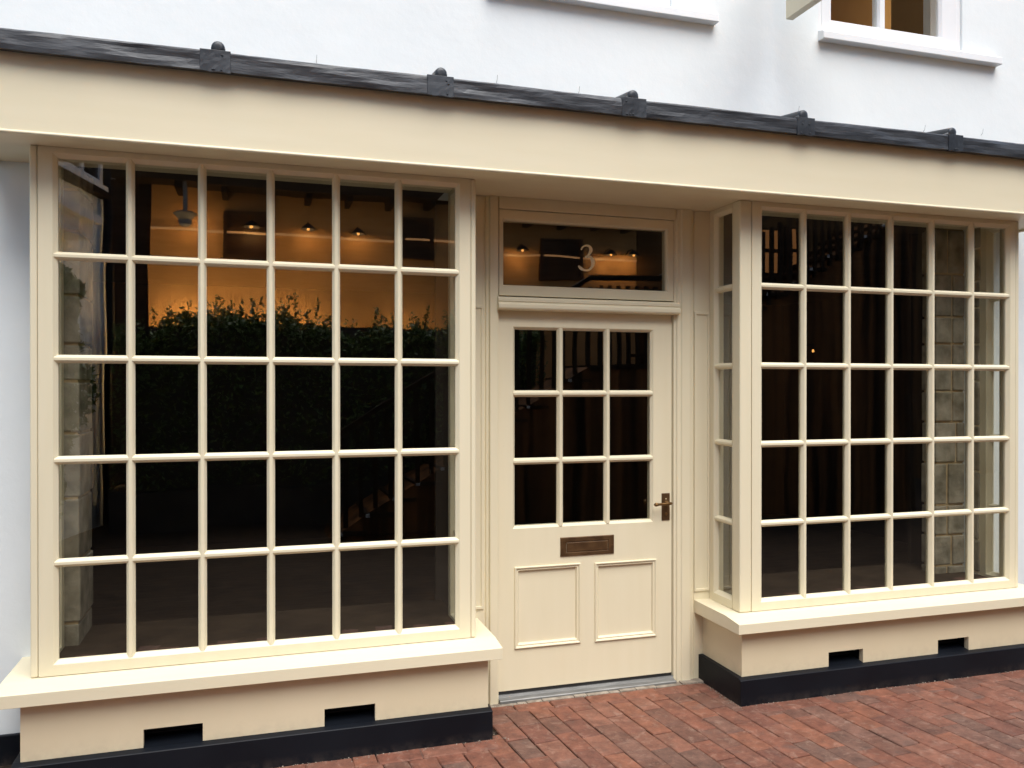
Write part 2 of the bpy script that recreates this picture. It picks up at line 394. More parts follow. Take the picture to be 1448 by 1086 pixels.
for x in (3.2, 4.62, 5.6): up.box(x, x+.12, T+.01, T+1.1, 3.45, 5.2)
up.build('upper_room_wall', M['ochre'], bld)
# bare stone piers either side of the shop windows
def stone_pier(x0, x1, y0, y1, seed):
    r = random.Random(seed); p = MB(); z = .1
    while z < 2.62:
        h = min(r.uniform(.16, .30), 2.63-z)
        xs = [x0]
        if x1-x0 > .2:
            xs.append(x0 + (x1-x0)*r.choice((.35, .48, .6)))
        xs.append(x1)
        for i in range(len(xs)-1):
            e = .006
            cz = [r.uniform(-.004, .004) for _ in range(4)]
            p.box(xs[i]+e*(i > 0), xs[i+1]-e*(i < len(xs)-2)+r.uniform(-.006, .004)*(i == len(xs)-2), y0+r.uniform(-.004, .004), y1+r.uniform(-.004, .004), z+e, z+h-e)
        z += h
    return p.build('stone_pier', M['stone'], bld, bevel=.007)
stone_pier(-.09, .036, .296, .61, 4)
stone_pier(4.80, 5.07, .296, .41, 9)
jm = MB(); jm.box(-.088, .026, .305, .60, .05, 2.62); jm.build('pier_mortar', M['stonejoint'], bld)
jm = MB(); jm.box(4.812, 5.06, .305, .40, .05, 2.62); jm.build('pier_mortar', M['stonejoint'], bld)
stone_pier(5.030, 5.056, .195, .294, 14)
# upper windows
for k, (a, b) in enumerate(WINS):
    z0, z1, fy = 3.66, 5.05, .302
    f = MB()
    f.loops([(a, b, z0, z1, .38), (a, b, z0, z1, fy), (a+.03, b-.03, z0+.03, z1-.03, fy), (a+.034, b-.034, z0+.034, z1-.034, fy-.006),
             (a+.095, b-.145, z0+.118, z1-.09, fy-.006), (a+.107, b-.157, z0+.128, z1-.10, fy+.012), (a+.107, b-.157, z0+.128, z1-.10, .38)], closed=True)
    m_ = a+.450
    f.prism([(m_, fy-.004), (m_+.034, fy-.004), (m_+.040, fy+.014), (m_+.040, .36), (m_-.006, .36), (m_-.006, fy+.014)], 'Z', z0+.12, z1-.09)
    win = f.build('upper_window', M['white'], bld, bevel=.002)
    g = MB(); g.add([(a+.1, fy+.02, z0+.12), (b-.15, fy+.02, z0+.12), (b-.15, fy+.02, z1-.09), (a+.1, fy+.02, z1-.09)], [(0,1,2,3)])
    g.build('pane', M['glass'], win)
    s = MB(); s.prism([(.300, 3.638), (.2345, 3.638), (.2325, 3.642), (.2335, 3.680), (.237, 3.684), (.285, 3.702), (.300, 3.703)], 'X', a-.003, b+.264)
    s.build('window_sill', M['white'], win, bevel=.002)
for (x, z) in ((1.067, 3.20), (1.971, 3.205), (2.423, 3.195), (3.787, 3.23), (4.69, 3.204), (5.14, 3.224)):
    wr = MB(); wr.tube([(x, WY+.01, z-.03), (x, WY-.012, z-.015), (x+.002, WY-.014, z+.012)], .0012, 6); wr.build('wire_stub', M['tread'], bld)

# ------------------------------------------------------------------ bay windows
ZB = [2.1539, 1.7306, 1.3131, .8904]
ZO0, ZO1 = .477, 2.572
SOF = 2.597
def bar_v(m, x, z0, z1, e=0):
    m.prism([(x-.006, -.020+e), (x+.006, -.020+e), (x+.0105, -.0145+e), (x+.0175, -.003), (x+.0175, .008), (x+.009, .028-e), (x-.009, .028-e), (x-.0175, .008), (x-.0175, -.003), (x-.0105, -.0145+e)], 'Z', z0, z1)
def bar_h(m, z, x0, x1, e=.0006):
    m.prism([(-.020+e, z-.006), (-.020+e, z+.006), (-.0145+e, z+.0105), (-.0032, z+.0172), (.008, z+.0172), (.028-e, z+.009), (.028-e, z-.009), (.008, z-.0172), (-.0032, z-.0172), (-.0145+e, z-.0105)], 'X', x0, x1)
def sash(m, x0, x1, z0, z1, ox0, ox1, oz0, oz1, back=.045):
    """flat frame with a splayed glazing bead, face at y=-.022"""
    b = .017
    m.loops([(x0, x1, z0, z1, back), (x0, x1, z0, z1, -.022), (ox0, ox1, oz0, oz1, -.022), (ox0+.003, ox1-.003, oz0+.003, oz1-.003, -.0185),
             (ox0+b, ox1-b, oz0+b, oz1-b, -.003), (ox0+b, ox1-b, oz0+b, oz1-b, .008), (ox0+.006, ox1-.006, oz0+.006, oz1-.006, .028), (ox0, ox1, oz0, oz1, back)], closed=True)
def panes(m, xs, zs, seed):
    r = random.Random(seed)
    for i in range(len(xs)-1):
        for j in range(len(zs)-1):
            a, b, c, d = xs[i]+.004, xs[i+1]-.004, zs[j]+.004, zs[j+1]-.004
            t1, t2 = r.uniform(-.0005, .0005), r.uniform(-.0005, .0005)
            m.add([(a, .002-t1-t2, c), (b, .002+t1-t2, c), (b, .002+t1+t2, d), (a, .002-t1+t2, d)], [(0,1,2,3)])
def bay(name, label, X0, X1, opn, bx, left_post, right_post, sillx, riserx, plx, vents, returns, seed):
    t = thing(name, label, 'bay window', None)
    # front frame and corner posts
    f = MB()
    sash(f, left_post+.002, right_post-.002, .432, SOF, opn[0], opn[1], ZO0, ZO1)
    f.build('window_frame', M['cream_v'], t, bevel=.0015)
    p = MB(); p.box(X0, left_post, -.022, .05, .431, SOF); p.build('corner_post', M['cream_v'], t, bevel=.007, seg=3)
    p = MB(); p.box(right_post, X1, -.022, .05, .431, SOF); p.build('corner_post', M['cream_v'], t, bevel=.007, seg=3)
    g = MB()
    for x in bx: bar_v(g, x, ZO0+.002, ZO1-.002)
    for z in ZB: bar_h(g, z, opn[0]+.002, opn[1]-.002)
    g.build('glazing_bars', M['cream_h'], t, bevel=.0012, seg=1, angle=20)
    pn = MB(); panes(pn, [opn[0]+.006, *bx, opn[1]-.006], [ZO0+.006, *sorted(ZB), ZO1-.006], seed)
    pn.build('panes', M['glass'], t, fix=False)
    # glazed returns to the wall
    for side, X in returns:
        rot = Matrix.Translation((X, 0, 0)) @ (Matrix(((0,1,0,0),(1,0,0,0),(0,0,1,0),(0,0,0,1))) if side < 0 else Matrix(((0,-1,0,0),(1,0,0,0),(0,0,1,0),(0,0,0,1))))
        # local x -> world Y, local y(depth) -> inwards
        off = Matrix.Translation((0, .024, 0)); yb_ = .150 if X > 5 else .240
        f = MB(rot @ off); sash(f, .052, .286, .432, SOF, .056, yb_, ZO0, ZO1, .04)
        f.build('return_frame', M['cream_v'], t, bevel=.0015)
        g = MB(rot @ off)
        for z in ZB: bar_h(g, z, .058, yb_-.002)
        g.build('return_bars', M['cream_h'], t, bevel=.0012, seg=1, angle=20)
        pn = MB(rot @ off); panes(pn, [.062, yb_-.006], [ZO0+.006, *sorted(ZB), ZO1-.006], seed+5)
        pn.build('return_panes', M['glass'], t, fix=False)
    # sill
    s = MB(); s.prism([(-.157, .3615), (-.158, .363), (-.158, .4125), (-.1555, .4148), (-.03, .4295), (.29, .4325), (.29, .3615)], 'X', *sillx)
    s.build('sill', M['cream_h'], t, bevel=.003)
    ib = MB(); ib.box(X0+.03, X1-.03, .03, .62, .433, .462); ib.build('inner_board', M['intboard'], t, bevel=.003)
    # stall riser with notched lower edge for the air vents
    zb = .090; pts = [(riserx[0], zb)]
    for a, b in vents: pts += [(a, zb), (a, .201), (b, .201), (b, zb)]
    pts += [(riserx[1], zb), (riserx[1], .3612), (riserx[0], .3612)]
    ri = MB(); ri.prism(pts, 'Y', -.1, -.07)
    ri.box(riserx[0], riserx[0]+.03, -.0697, .29, zb, .361); ri.box(riserx[1]-.03, riserx[1], -.0697, .29, zb, .361)
    ri.build('stall_riser', M['riser'], t)
    for a, b in vents:
        v = MB()
        v.add([(a-.001,-.069,.202),(b+.001,-.069,.202),(b+.001,-.069,.12),(a-.001,-.069,.12),(a-.001,.0,.202),(b+.001,.0,.202),(b+.001,.0,.12),(a-.001,.0,.12)],
              [(0,4,5,1),(1,5,6,2),(0,3,7,4),(4,7,6,5)])
        v.add([(a,-.099,.1265),(b,-.099,.1265),(b,-.02,.140),(a,-.02,.140)], [(0,1,2,3)])
        for i in range(3):
            zz = .155+.014*i
            v.box(a+.004, b-.004, -.03, -.024, zz, zz+.006)
        v.build('air_vent', M['black'], t)
    p = MB(); p.prism([(-.133, -.06), (-.133, .1155), (-.131, .1185), (-.1005, .1258), (.29, .127), (.29, -.06)], 'X', *plx)
    p.build('plinth', M['black'], t, bevel=.003)
    return t
WLs = [.2834*k for k in range(1, 6)]
bay('bay_window', 'wide cream bay window whose thirty panes mirror a hedge and amber wall', -.090, 1.781, (-.006, 1.702), WLs, -.062, 1.757, (-.190, 1.872), (-.107, 1.818), (-.135, 1.832),
    [(.342, .572), (1.073, 1.295)], [(-1, -.090), (1, 1.781)], 11)
WRs = [3.3294+.2864*k for k in range(1, 6)]
bay('bay_window', 'cream bay window beside the door handle, showing a glazed side and stone behind its glass', 3.210, 5.102, (3.338, 5.036), WRs, 3.281, 5.075, (3.1183, 5.193), (3.1724, 5.145), (3.1455, 5.165),
    [(3.703, 3.925), (4.430, 4.647)], [(-1, 3.210), (1, 5.102)], 23)

# ------------------------------------------------------------------ doorway
d = thing('shop_doorway', 'cream half glazed shop door with brass letterbox under a fanlight numbered 3', 'door')
LY = .305                                           # door leaf face
fr = MB()
fr.prism([(1.76,.289),(1.906,.289),(1.909,.297),(1.914,.297),(1.917,.289),(1.930,.287),(1.934,.272),(1.974,.272),(1.976,.281),(1.981,.281),(1.9825,.31),(1.9825,.40),(1.76,.40)], 'Z', -.05, SOF)
fr.prism([(3.23,.289),(3.118,.289),(3.115,.294),(3.110,.294),(3.107,.283),(3.098,.283),(3.094,.277),(3.088,.277),(3.084,.271),(3.034,.271),(3.028,.279),(3.008,.279),(3.003,.288),(2.992,.290),(2.9905,.31),(2.9905,.40),(3.23,.40)], 'Z', -.05, SOF)
fr.box(1.9827, 2.9903, .273, .40, 2.536, SOF)
fr.build('door_frame', M['cream_v'], d, bevel=.0015)
# slim recessed panels beside the frame
for (a, b) in ((1.835, 1.890), (3.128, 3.200)):
    p = MB(); p.loops([(a-.012, b+.012, .478, 2.036, .2885), (a-.010, b+.010, .480, 2.034, .281), (a, b, .492, 2.022, .281), (a+.002, b-.002, .494, 2.020, .2878)], fill_last=True)
    p.build('side_panel', M['cream_v'], d)
tb = MB(); tb.prism([(.36,2.014),(.262,2.014),(.250,2.018),(.246,2.026),(.247,2.040),(.252,2.048),(.258,2.051),(.258,2.055),(.254,2.058),(.255,2.074),(.262,2.080),(.300,2.086),(.36,2.087)], 'X', 1.9725, 3.012)
tb.build('transom_moulding', M['cream_h'], d, bevel=.0015)
tw = MB(); tw.loops([(1.986, 2.988, 2.090, 2.533, .34), (1.986, 2.988, 2.090, 2.533, .286), (2.006, 2.953, 2.138, 2.486, .286), (2.008, 2.951, 2.140, 2.484, .289),
                     (2.012, 2.944, 2.146, 2.478, .300), (2.012, 2.944, 2.146, 2.478, .34)], closed=True)
fan = tw.build('fanlight', M['cream_h'], d, bevel=.0015)
g = MB(); g.add([(2.008,.306,2.14),(2.948,.306,2.14),(2.948,.3064,2.482),(2.008,.3064,2.482)], [(0,1,2,3)]); g.build('pane', M['glass'], fan, fix=False)
# the numeral 3 in gilt on the fanlight glass
sx = (2.521-2.431)/350.; sz = (2.377-2.237)/600.        # measured strokes
def num_pts():
    # (x, y) in a 931x1086 close-up of the figure, thickness
    return [(340,425,9),(352,398,13),(375,362,13),(410,333,14),(455,318,18),(500,322,24),(535,345,30),(556,382,37),(560,425,38),(545,468,32),(518,512,22),(488,548,15),(455,573,16),(425,590,14)], \
           [(430,588,8),(470,572,16),(505,567,25),(545,583,32),(580,620,38),(603,670,42),(608,720,40),(598,770,34),(572,820,26),(535,860,20),(490,882,18),(440,886,20),(395,878,24),(355,858,30),(322,830,33),(298,806,24),(312,790,8)]
nm = MB()
for S_ in num_pts():
    # smooth the strokes
    P = []
    for i in range(len(S_)-1):
        p0 = S_[max(i-1,0)]; p1 = S_[i]; p2 = S_[i+1]; p3 = S_[min(i+2, len(S_)-1)]
        for k in range(5):
            t = k/5
            P.append([.5*((2*p1[c])+(-p0[c]+p2[c])*t+(2*p0[c]-5*p1[c]+4*p2[c]-p3[c])*t*t+(-p0[c]+3*p1[c]-3*p2[c]+p3[c])*t**3) for c in range(3)])
    P.append(list(S_[-1]))
    L1 = []; L2 = []
    for i, (x, y, th) in enumerate(P):
        a = P[max(i-1,0)]; b = P[min(i+1, len(P)-1)]
        dx, dy = b[0]-a[0], b[1]-a[1]; l = math.hypot(dx, dy) or 1
        nx, ny = -dy/l*(th*.86+6), dx/l*(th*.86+6)
        conv = lambda px, py: (2.4335+(px-288)*sx, 2.377-(py-305)*sz)
        L1.append(conv(x+nx, y+ny)); L2.append(conv(x-nx, y-ny))
    n = len(P); yy = .3045 if S_[0][0] == 340 else .3042
    nm.add([(p[0], yy, p[1]) for p in L1]+[(p[0], yy, p[1]) for p in L2], [(i, i+1, n+i+1, n+i) for i in range(n-1)])
nm.build('numeral', M['gold'], fan, fix=False)
# leaf
lx0, lx1, lz0, lz1 = 1.9855, 2.9865, .036, 2.0135
GO = (2.066, 2.874, .877, 1.931)
PN = [(2.074, 2.444, .250, .677), (2.526, 2.893, .247, .672)]
lf = MB()
lf.plate(lx0, lx1, lz0, lz1, LY, [GO, *PN])
lf.loops([(lx0, lx1, lz0, lz1, LY), (lx0, lx1, lz0, lz1, LY+.045)])
lf.loops([(*GO, LY), (GO[0]+.003, GO[1]-.003, GO[2]+.003, GO[3]-.003, LY+.003), (GO[0]+.013, GO[1]-.013, GO[2]+.013, GO[3]-.013, LY+.014), (GO[0]+.013, GO[1]-.013, GO[2]+.013, GO[3]-.013, LY+.045)])
for q in PN:
    I = lambda t, y: (q[0]+t, q[1]-t, q[2]+t, q[3]-t, y)
    lf.loops([I(0, LY), I(.0008, LY-.0075), I(.004, LY-.009), (I(.0085, LY-.0075)), I(.0115, LY-.001), I(.0150, LY-.001), I(.018, LY-.0025), I(.021, LY-.001), I(.025, LY+.010), I(.027, LY+.011)], fill_last=True)
leaf = lf.build('door_leaf', M['cream_v'], d, bevel=.0008, seg=1)
gb = MB(Matrix.Translation((0, LY+.0175, 0)))
for x in (2.332, 2.6035): bar_v(gb, x, GO[2]+.002, GO[3]-.002)
for z in (1.582, 1.227): bar_h(gb, z, GO[0]+.002, GO[1]-.002)
gb.build('glazing_bars', M['cream_h'], leaf, bevel=.0012, seg=1, angle=20)
pn = MB(Matrix.Translation((0, LY+.0175, 0))); panes(pn, [GO[0]+.008, 2.332, 2.6035, GO[1]-.008], [GO[2]+.008, 1.227, 1.582, GO[3]-.008], 77)
pn.build('panes', M['glass'], leaf, fix=False)
lb = MB(); lb.loops([(2.329,2.638,.717,.818,LY+.001),(2.329,2.638,.717,.818,LY-.004),(2.3315,2.6355,.7195,.8155,LY-.0065),(2.361,2.606,.7355,.7935,LY-.0065),(2.363,2.604,.7375,.7915,LY-.003),(2.363,2.604,.7375,.7915,LY+.001)])
lbo = lb.build('letterbox', M['brassdark'], d, bevel=.001)
fp = MB(); fp.loops([(2.365,2.602,.7395,.7895,LY+.001),(2.365,2.602,.7395,.7895,LY-.0042),(2.368,2.599,.7425,.7865,LY-.0055)], fill_last=True)
fp.build('flap', M['brassdark'], lbo, bevel=.001)
sc = MB()
for x in (2.342, 2.625):
    sc.tube([(x, LY-.004, .765), (x, LY-.0075, .765)], .0035, 10)
sc.build('fixing_screw', M['brass'], lbo)
hp = MB(); hp.loops([(2.925,2.974,.881,1.031,LY+.001),(2.925,2.974,.881,1.031,LY-.0035),(2.927,2.972,.883,1.029,LY-.005)], fill_last=True)
ho = hp.build('door_handle', M['brassdark'], d, bevel=.0012)
lv = MB()
lv.tube([(2.9495, LY-.003, .978), (2.9495, LY-.012, .978), (2.9495, LY-.014, .978), (2.9495, LY-.044, .978)], [.0135, .013, .0095, .0085], 14)
lv.tube([(2.9670, LY-.043, .979), (2.958, LY-.044, .979), (2.940, LY-.046, .978), (2.912, LY-.047, .9775), (2.885, LY-.047, .9770), (2.876, LY-.0465, .9765), (2.866, LY-.0455, .976), (2.858, LY-.044, .976)], [.0055, .0085, .0085, .0072, .0072, .0100, .0105, .006], 14)
lv.build('lever', M['brass'], ho, smooth=True)
kh = MB(); kh.tube([(2.9495, LY-.004, .917), (2.9495, LY-.0075, .917)], .0085, 16); kh.build('keyhole', M['brass'], ho, bevel=.001)
sw = MB(); sw.tube([(2.9495, LY-.004, 1.000), (2.9495, LY-.0065, 1.000)], .0035, 10); sw.build('screw', M['gold'], ho)
th = MB(); th.prism([(.258,-.03),(.258,.000),(.262,.004),(.292,.008),(.297,.018),(.36,.019),(.36,-.03)], 'X', 1.983, 2.9925)
th.build('threshold', M['metal'], d, bevel=.001)
ds = MB(); ds.box(1.986, 2.986, LY+.003, LY+.04, .0195, .0365); ds.build('door_gap_shade', M['gapshade'], d)  # dark strip standing in for the shaded gap under the leaf

# ------------------------------------------------------------------ canopy over the shopfront
c = thing('shopfront_canopy', 'long cream fascia with boxed soffit and dark lead capping above both bays', 'canopy')
CX0, CX1, FY = -.300, 5.36, -.190
fb = MB(); fb.box(CX0, CX1, FY, FY+.026, SOF-.004, 2.925); fb.build('fascia_board', M['cream_h'], c, bevel=.005, seg=3)
bd = MB(); bd.prism([(FY+.001, 2.5915), (FY-.003, 2.5925), (FY-.006, 2.5965), (FY-.0065, 2.600), (FY-.005, 2.604), (FY+.001, 2.607)], 'X', CX0, CX1); bd.build('fascia_bead', M['cream_h'], c)
so = MB(); so.box(CX0+.03, CX1-.03, FY+.0262, WY+.004, SOF+.0005, SOF+.02); so.build('soffit', M['cream_h'], c)
for a in (CX0, CX1-.028):
    eb = MB(); eb.box(a, a+.028, FY+.0265, WY-.001, SOF-.012, 2.925); eb.build('end_board', M['cream_h'], c, bevel=.003)
# lead: a dressed sheet, slightly wavy, folded over the front edge
ld = MB(); r = random.Random(5)
nx = 190
LF = FY-.050
prof = [(FY+.006, 2.906), (LF+.006, 2.8960), (LF+.001, 2.8970), (LF, 2.917), (LF+.0005, 2.937), (LF, 2.957), (LF+.0005, 2.970), (LF+.007, 2.978), (FY+.0, 2.985), (.05, 3.022), (WY+.01, 3.075)]
vs = []; fs = []
def wav(x, k): return .0016*math.sin(x*5.1+k*1.3)+.0011*math.sin(x*13.7+k*2.1)+.0007*math.sin(x*31+k)
for i in range(nx+1):
    x = CX0-.02 + (CX1-CX0+.04)*i/nx
    for k, (y, z) in enumerate(prof):
        a = 1 if 0 < k < 10 else 0
        vs.append((x, y + a*(wav(x, k)+r.uniform(-.0004, .0004)), z + a*(.6*wav(x+3, k*.3)+r.uniform(-.0005, .0005))))
m_ = len(prof)
for i in range(nx):
    for k in range(m_-1): fs.append((i*m_+k, (i+1)*m_+k, (i+1)*m_+k+1, i*m_+k+1))
ld.add(vs, fs)
lead = ld.build('lead_flashing', M['lead'], c)
for i, x in enumerate((-.29, .640, 1.572, 2.506, 3.460, 4.414)):
    lr = MB(); y0 = FY+.004
    pts = []; rad = []
    for k in range(6):                               # rounded nose
        a = math.pi/2*k/5
        pts.append((x, y0+.026*(1-math.sin(a)), 3.006-.004)); rad.append(max(.003, .0265*math.sin(a+.02) if k else .006))
    pts = pts[::-1]; rad = rad[::-1]
    # nose first then the roll running up the slope to the wall
    pts = [(x, y0-.03, 3.003), (x, y0-.028, 3.003), (x, y0-.022, 3.004), (x, y0-.012, 3.005)]; rad = [.010, .0225, .0268, .0278]
    for k in range(1, 7): pts.append((x+.001*math.sin(k), y0-.012+.080*k, 3.005+.012*k)); rad.append(.0278)
    lr.tube(pts, rad, 18); lr.box(x-.0275, x+.0275, y0-.022, y0+.2, 2.972, 3.004)
    lr.build('lead_roll', M['leadpatch'], c, smooth=True)
    if i == 0: continue
    ws = [0, .118, .118, .126, .104, .098][i]
    cl = MB(); n1, n2 = 8, 6
    a, b = x-ws*.58, x+ws*.42
    q = random.Random(i)
    G = [[(a+(b-a)*u/n1, LF-.0035+q.uniform(-.0005, .0004), 2.8925+(.0895)*v/n2 + (.002*math.sin(u*1.3+i) if v == 0 else 0)) for u in range(n1+1)] for v in range(n2+1)]
    vv = [p for row in G for p in row]
    ff = [(v*(n1+1)+u, v*(n1+1)+u+1, (v+1)*(n1+1)+u+1, (v+1)*(n1+1)+u) for v in range(n2) for u in range(n1)]
    cl.add(vv, ff)
    # folded edges: sides, top turned back, bottom turned under
    for row in (G[0], G[n2]):
        bk = [(p[0], LF+.015 if row is G[0] else LF+.055, p[2]+(.002 if row is G[n2] else .001)) for p in row]
        cl.add(row+bk, [(u, u+1, n1+2+u, n1+1+u) for u in range(n1)])
    for u in (0, n1):
        sd = [G[v][u] for v in range(n2+1)]; bk = [(p[0], LF+.01, p[2]) for p in sd]
        cl.add(sd+bk, [(v, v+1, n2+2+v, n2+1+v) for v in range(n2)])
    for k in range(q.randint(2, 4)):
        px, pz = q.uniform(a+.015, b-.012), q.choice((2.908, 2.910, 2.955, 2.968))
        cl.lathe([(.001, .004), (.004, .003), (.0045, 0)], (px, LF-.004, pz-.007), 8)
    cl.build('lead_patch', M['leadpatch'], c, smooth=False, bevel=.0012, seg=2, angle=50)

# ------------------------------------------------------------------ projecting sign above
sg = thing('hanging_sign', 'cream boxed sign board projecting over the canopy, cut off by the picture top', 'sign')
b = MB(); b.box(3.575, 3.620, -.62, .1, 3.640, 4.25); b.build('sign_board', M['cream_v'], sg, bevel=.003)
b = MB(); b.tube([(3.5975, WY, 4.36), (3.5975, -.66, 4.36)], .014, 12)
for y in (-.5, .0): b.tube([(3.5975, y, 4.25), (3.5975, y, 4.36)], .006, 8)
b.box(3.57, 3.625, WY-.012, WY+.003, 4.28, 4.44); b.build('sign_bracket', M['black'], sg)

# ------------------------------------------------------------------ the courtyard opposite, seen in the glass
MIR = .004
def VY(y): return MIR - y                              # virtual depth in the glass -> real place behind the camera
# amber house
ah = thing('amber_house', 'low amber walled house opposite, with deep dark eaves, mirrored in the shop glass', 'house')
y0 = VY(8.5)
b = MB(); b.box(-.56, 7.05, y0-3, y0, -.05, 4.42); b.build('wall', M['amber'], ah)
b = MB(); b.box(-.95, 7.15, y0+.0, y0+.55, 4.40, 4.50); b.box(-1.0, 7.15, y0+.5, y0+.56, 4.36, 4.62)
for i in range(14): b.box(-.8+i*.58, -.72+i*.58, y0, y0+.5, 4.28, 4.40)
b.build('eaves', M['darkwood'], ah)
b = MB(); b.add([(-1.05, y0+.62, 4.62), (7.15, y0+.62, 4.62), (7.15, y0-2.2, 6.7), (.6, y0-2.2, 6.7), (-1.05, y0-5, 4.62), (7.15, y0-5, 4.62)], [(0,1,2,3), (3,2,5,4), (0,3,4), (1,5,2)])
b.build('roof', M['tiles'], ah)
b = MB(); b.box(-.56, 7.04, y0, y0+.03, 3.80, 3.83); stp = b.build('light_strip', M['strip']); tag(stp, 'thin warm light strip running along the amber wall under the lamps', 'light strip')
for (a, e, z0, z1) in ((.38, .96, 3.46, 4.12), (2.93, 3.39, 3.50, 4.15), (5.30, 6.00, 3.45, 4.12)):
    b = MB(); b.loops([(a, e, z0, z1, 0), (a, e, z0, z1, -.06), (a+.05, e-.05, z0+.05, z1-.05, -.06), (a+.05, e-.05, z0+.05, z1-.05, -.02)])
    b.M = None
    wv = MB(Matrix.Translation((0, y0, 0)) @ Matrix.Diagonal((1, -1, 1, 1))); wv.v = []; wv.add(b.v, b.f)
    wo = wv.build('window', M['picframe'], ah)
    g = MB(); g.box(a+.05, e-.05, y0+.015, y0+.025, z0+.05, z1-.05); g.build('pane', M['picpane'], wo)
# wall lamps
def wall_lamp(x, z):
    t = thing('wall_lamp', 'small black lamp lighting the amber wall mirrored in the glass', 'lamp', 'lamps along the amber wall')
    t.location = (x, y0, z)
    s = MB(); s.tube([(0,0,0), (0,.12,.06), (0,.26,.06), (0,.32,0)], .012, 8); s.build('lamp_arm', M['black'], t)
    s = MB(); s.lathe([(.02,.05), (.05,.03), (.11,-.03), (.115,-.035)], (0,.32,-.02), 18); s.build('lamp_shade', M['black'], t, smooth=True)
    s = MB(); s.lathe([(.001,-.055), (.018,-.045), (.022,-.03), (.016,-.01), (.008,.0)], (0,.32,-.02), 12); s.build('bulb', M['bulb'], t, smooth=True)
    return t
LX = (.75, 1.55, 2.28, 4.90, 6.42, 6.84)
first = None
for i, x in enumerate(LX):
    if first is None: first = wall_lamp(x, 3.90)
    else: dup(first, (x-LX[0], 0, .01*(i % 2)))
hl = thing('hanging_lantern', 'grey lantern hanging from the eaves of the amber house', 'lamp')
hx, hy = -.10, y0+.45
s = MB(); s.tube([(hx, hy, 4.40), (hx, hy, 3.99)], .028, 10); s.build('stem', M['greymetal'], hl)
s = MB(); s.lathe([(.001,.09), (.025,.08), (.12,.06), (.15,.035), (.085,-.045), (.075,-.12), (.045,-.15), (.001,-.15)], (hx, hy, 3.92), 16); s.build('lantern_body', M['greymetal'], hl)
def lamp(name, kind, loc, power, col, size=.1, rot=(0,0,0), spot=None):
    l = bpy.data.lights.new(name, kind); l.energy = power; l.color = col
    if kind == 'SPOT': l.spot_size = spot; l.spot_blend = 1; l.shadow_soft_size = size
    elif kind == 'POINT': l.shadow_soft_size = size
    elif kind == 'AREA': l.shape = 'DISK'; l.size = size
    o = bpy.data.objects.new(name, l); COL.objects.link(o); o.location = loc; o.rotation_euler = rot
    return o
for x in LX: lamp('wall_lamp_light', 'AREA', (x, y0+.30, 3.83), 2.0, (1,.60,.24), .08, (R(-70), 0, 0))
lamp('lantern_light', 'AREA', (hx+.1, y0+.35, 3.86), 2.5, (1,.60,.24), .1, (R(-80), 0, 0))
for x, e in ((.0, 30), (1.3, 22), (2.9, 6)): lamp('hedge_uplight', 'POINT', (x, y0+.36, 2.28), e*3.2, (1,.66,.28), .05)
# hedge in front of it
hd = thing('hedge', 'dense dark green hedge with stray shoots, mirrored in the wide bay window', 'hedge')
hr = random.Random(21)
hg = MB()
def leaf(p, s):
    n = Vector((hr.gauss(0,1), hr.gauss(0,1), hr.gauss(0,1)+.5)).normalized()
    u = n.orthogonal().normalized(); a = hr.uniform(0, 6.28); u = Matrix.Rotation(a, 3, n) @ u; w_ = n.cross(u)
    p = Vector(p)
    hg.add([p-u*s, p+w_*s*.42+n*s*.08, p+u*s, p-w_*s*.42+n*s*.08], [(0,1,2,3)])
hy0, hy1 = VY(7.15), VY(6.35)
def top(x): return 2.33+.10*math.sin(x*2.1)+.06*math.sin(x*5.3+1)+.04*math.sin(x*11+2)
for i in range(19000):
    x = hr.uniform(-.75, 4.6); zt = top(x)+.06*math.sin(i)
    side = hr.random()
    if side < .62: y = hy1 + hr.gauss(0, .05) - abs(hr.gauss(0, .1)); z = zt - (hr.random()**1.6)*1.9
    else: y = hr.uniform(hy0, hy1); z = zt + hr.gauss(0, .05)
    leaf((x, y, z), hr.uniform(.022, .042))
for i in range(95):
    x = hr.uniform(-.55, 4.4); y = hr.uniform(hy0+.1, hy1); z = top(x)-.05; l = hr.uniform(.16, .50); lx, ly = hr.uniform(-.25, .25), hr.uniform(-.2, .2)
    for k in range(int(l*80)):
        t = k/(l*80)
        leaf((x+lx*l*t+hr.gauss(0,.018), y+ly*l*t+hr.gauss(0,.018), z+l*t), hr.uniform(.030, .052)*(1.1-.4*t))
hg.build('foliage', M['leaf'], hd, fix=False)
s = MB(); s.box(-.6, 4.5, hy0+.2, hy1-.16, .3, 2.36); s.build('blocking_core', M['soil'], hd)  # solid core added to stop the uplights leaking through the leaves
s = MB(); s.box(-.75, 4.6, hy0, hy1+.02, -.03, .45); s.build('planter', M['soil'], hd)
